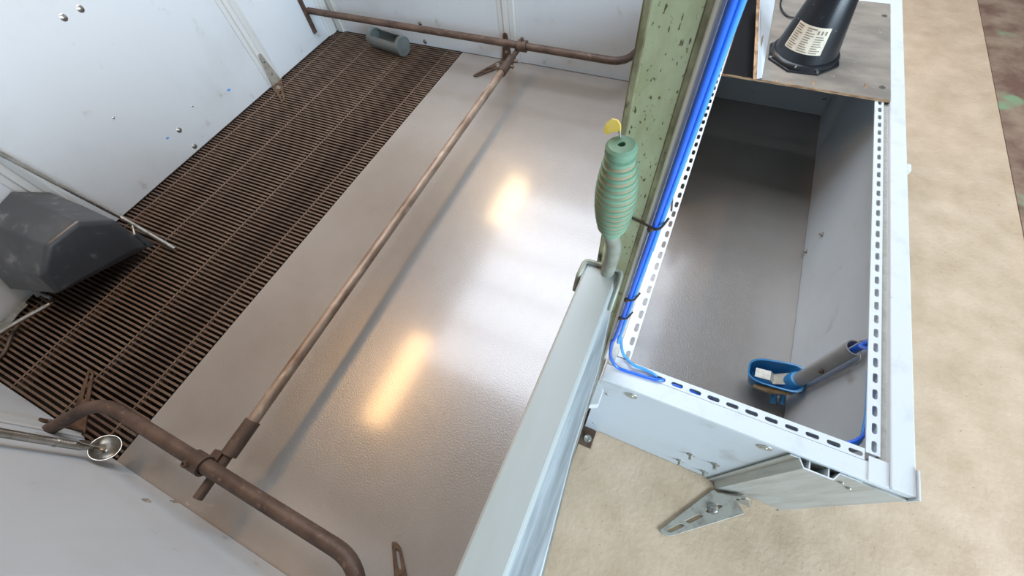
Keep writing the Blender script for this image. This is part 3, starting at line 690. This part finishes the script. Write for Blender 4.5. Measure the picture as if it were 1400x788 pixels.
# ================================================================== sow trough with its frame, stainless drinker
fm = thing('trough_frame', (-1.6 * K, .1 * K, 0), 'stainless rod and sheet feeder frame sloping down the left wall', 'feeder frame')
ra = fx(-30, 194, XL + .028); rb = fz(240, 341, .012)
obj('sloping_rod', tube([ra, fz(165, 297, 0) + (CAM - fz(165, 297, 0)) * .045, rb], .0115, 14), 'stainless', fm, 50)
rr_ = (rb - ra).normalized(); cw = fz(183, 316, .06)
obj('pin', tube([fz(181, 309, .075), fz(184, 321, .060)], .0045, 8), 'galv', fm, 50)
pt_ = [fz(-12, 462, .060), fz(30, 437, .055), fz(70, 415, .050), fz(72, 409, .035), fz(60, 404, .02)]
obj('bent_tube', tube(fillet(pt_, .02, 5), .0095, 12), 'stainless', fm, 50)
pn = [(-30, 352), (0, 368), (52, 397), (58, 403), (50, 407), (46, 402), (34, 413), (38, 417), (26, 428), (16, 441), (0, 453), (-30, 470)]
P3 = [fz(u, v, .022) for u, v in pn]; n = len(P3)
P3 = [Vector((max(p.x, XL + .02), p.y, p.z)) for p in P3]
obj('sheet', (P3 + [p - Vector((0, 0, .003)) for p in P3], [tuple(range(n)), tuple(range(n, 2 * n))[::-1]] + [(i, (i + 1) % n, n + (i + 1) % n, n + i) for i in range(n)]), 'stainless', fm)
# black trough: front face, mid section, back section
XF = -1.50 * K
fr_px = [(78, 402), (52, 378), (62, 335), (105, 302), (155, 300), (185, 322), (207, 341)]
face = [fx(u, v, XF) for u, v in fr_px]
bk_px = [(14, 396), (-22, 358), (-22, 300), (14, 262), (68, 263), (112, 281), (160, 330)]
back = [fx(u, v, XL + .035) for u, v in bk_px]
for p in face + back: p.z = max(p.z, .034)
tr = thing('feed_trough', (-1.6 * K, .1 * K, 0), 'black plastic sow trough with a hexagonal end beside the slats', 'trough')
n = 7; cen = sum(face[:6], Vector()) / 6
inner = [p + (cen - p) * .16 + Vector((.010, 0, 0)) for p in face]
inner[0] = face[0] + (cen - face[0]) * .05 + Vector((.012, 0, .004)); inner[6] = face[6] + (cen - face[6]) * .22 + Vector((.012, 0, .002))
shoulder = [p + (q_ - p) * .10 for p, q_ in zip(face, back)]
Vt = inner + face + shoulder + back
Ft = [tuple(range(n))] + [(j * n + i, j * n + (i + 1) % n, (j + 1) * n + (i + 1) % n, (j + 1) * n + i) for j in range(3) for i in range(n)] + [tuple(3 * n + i for i in range(n))[::-1]]
to = obj('shell', (Vt, Ft), 'black', tr, 20, bevel=.012)
to.modifiers['edge'].segments = 4; to.modifiers['edge'].angle_limit = math.radians(15)
lip = [face[5] + Vector((.004, 0, 0)), face[6] + Vector((.004, 0, 0)), face[6] + Vector((.0, .03, -.01)), face[5] + Vector((0, .018, .01))]
obj('rim_lip', (lip + [p - Vector((.006, 0, 0)) for p in lip], [(0, 1, 2, 3), (7, 6, 5, 4), (0, 4, 5, 1), (1, 5, 6, 2), (2, 6, 7, 3), (3, 7, 4, 0)]), 'black', tr)

sd = thing('bowl_drinker', (-1.10 * K, YN + .04, 0), 'stainless bowl drinker on a vertical pipe at the near wall', 'drinker')
yp = YN + .036
p_top = fy(-30, 588, yp); p_bot = fy(112, 611, yp)
pxm = (fy(0, 592, yp).x + p_bot.x) / 2
obj('water_pipe', tube([(pxm, yp, .95), (pxm, yp, p_bot.z)], .0135, 16), 'stainless', sd, 50)
obj('pipe_collar', hollow((pxm, yp, p_bot.z + .085), (pxm, yp, p_bot.z + .093), .0155, .0137, 16), 'stainless', sd, 50)
dc = fy(144, 613, YN + .056)
dirn = Vector((.45, .35, .82)).normalized()
bprof = [(.0, -.034), (.016, -.032), (.034, -.018), (.044, .008), (.0455, .008), (.0465, .006), (.036, -.021), (.016, -.036), (.0, -.038)]
db = obj('bowl', lathe(bprof[::-1], 28, dc, dirn), 'stainless', sd, 50)
j0 = Vector((pxm, yp, p_bot.z)); 
obj('elbow_valve', tube(smooth_path([j0, j0 + Vector((.004, .004, -.018)), dc - dirn * .020 + Vector((-.03, -.006, .02)), dc + Vector((-.008, 0, .004))], 5), [.0105] * 16, 12), 'stainless', sd, 50)
obj('mount_plate', plate([(-.022, -.03), (.022, -.03), (.026, .0), (.010, .035), (-.010, .035), (-.026, 0)], (), .004, lambda p: Vector((pxm + .01 + p.x, yp + .016 + p.z, p_bot.z - .004 + p.y))), 'stainless', sd, bevel=.001)
tag(obj('chain_hose', tube(smooth_path([fz(26, 444, .02), fz(16, 458, .016), fz(10, 474, .012), fz(2, 487, .010), fz(-14, 500, .010)], 6), .008, 10), 'wire', None, 60), 'dark rusty chain lying on the grate below the trough frame', 'chain')

# ================================================================== roof purlins under the light panel and the roof around it
x0, x1, y0, y1 = -2.30, .50, 1.15, 4.45
tag(obj('ceiling', join(box(-6, 7, -3, y0, 3.62, 3.70), box(-6, x0, y0, y1, 3.62, 3.70), box(x1, 7, y0, y1, 3.62, 3.70), box(-6, 7, y1, 8, 3.62, 3.70)), 'dustyboard', origin=(0, 0, 3.62)), kind='structure')
for i, y in enumerate((1.75, 2.45, 3.15, 3.85)):
    tag(obj('trim_%d' % (i + 1), box(-6, 7, y - .03, y + .03, 3.42, 3.50), 'galv'), kind='structure')
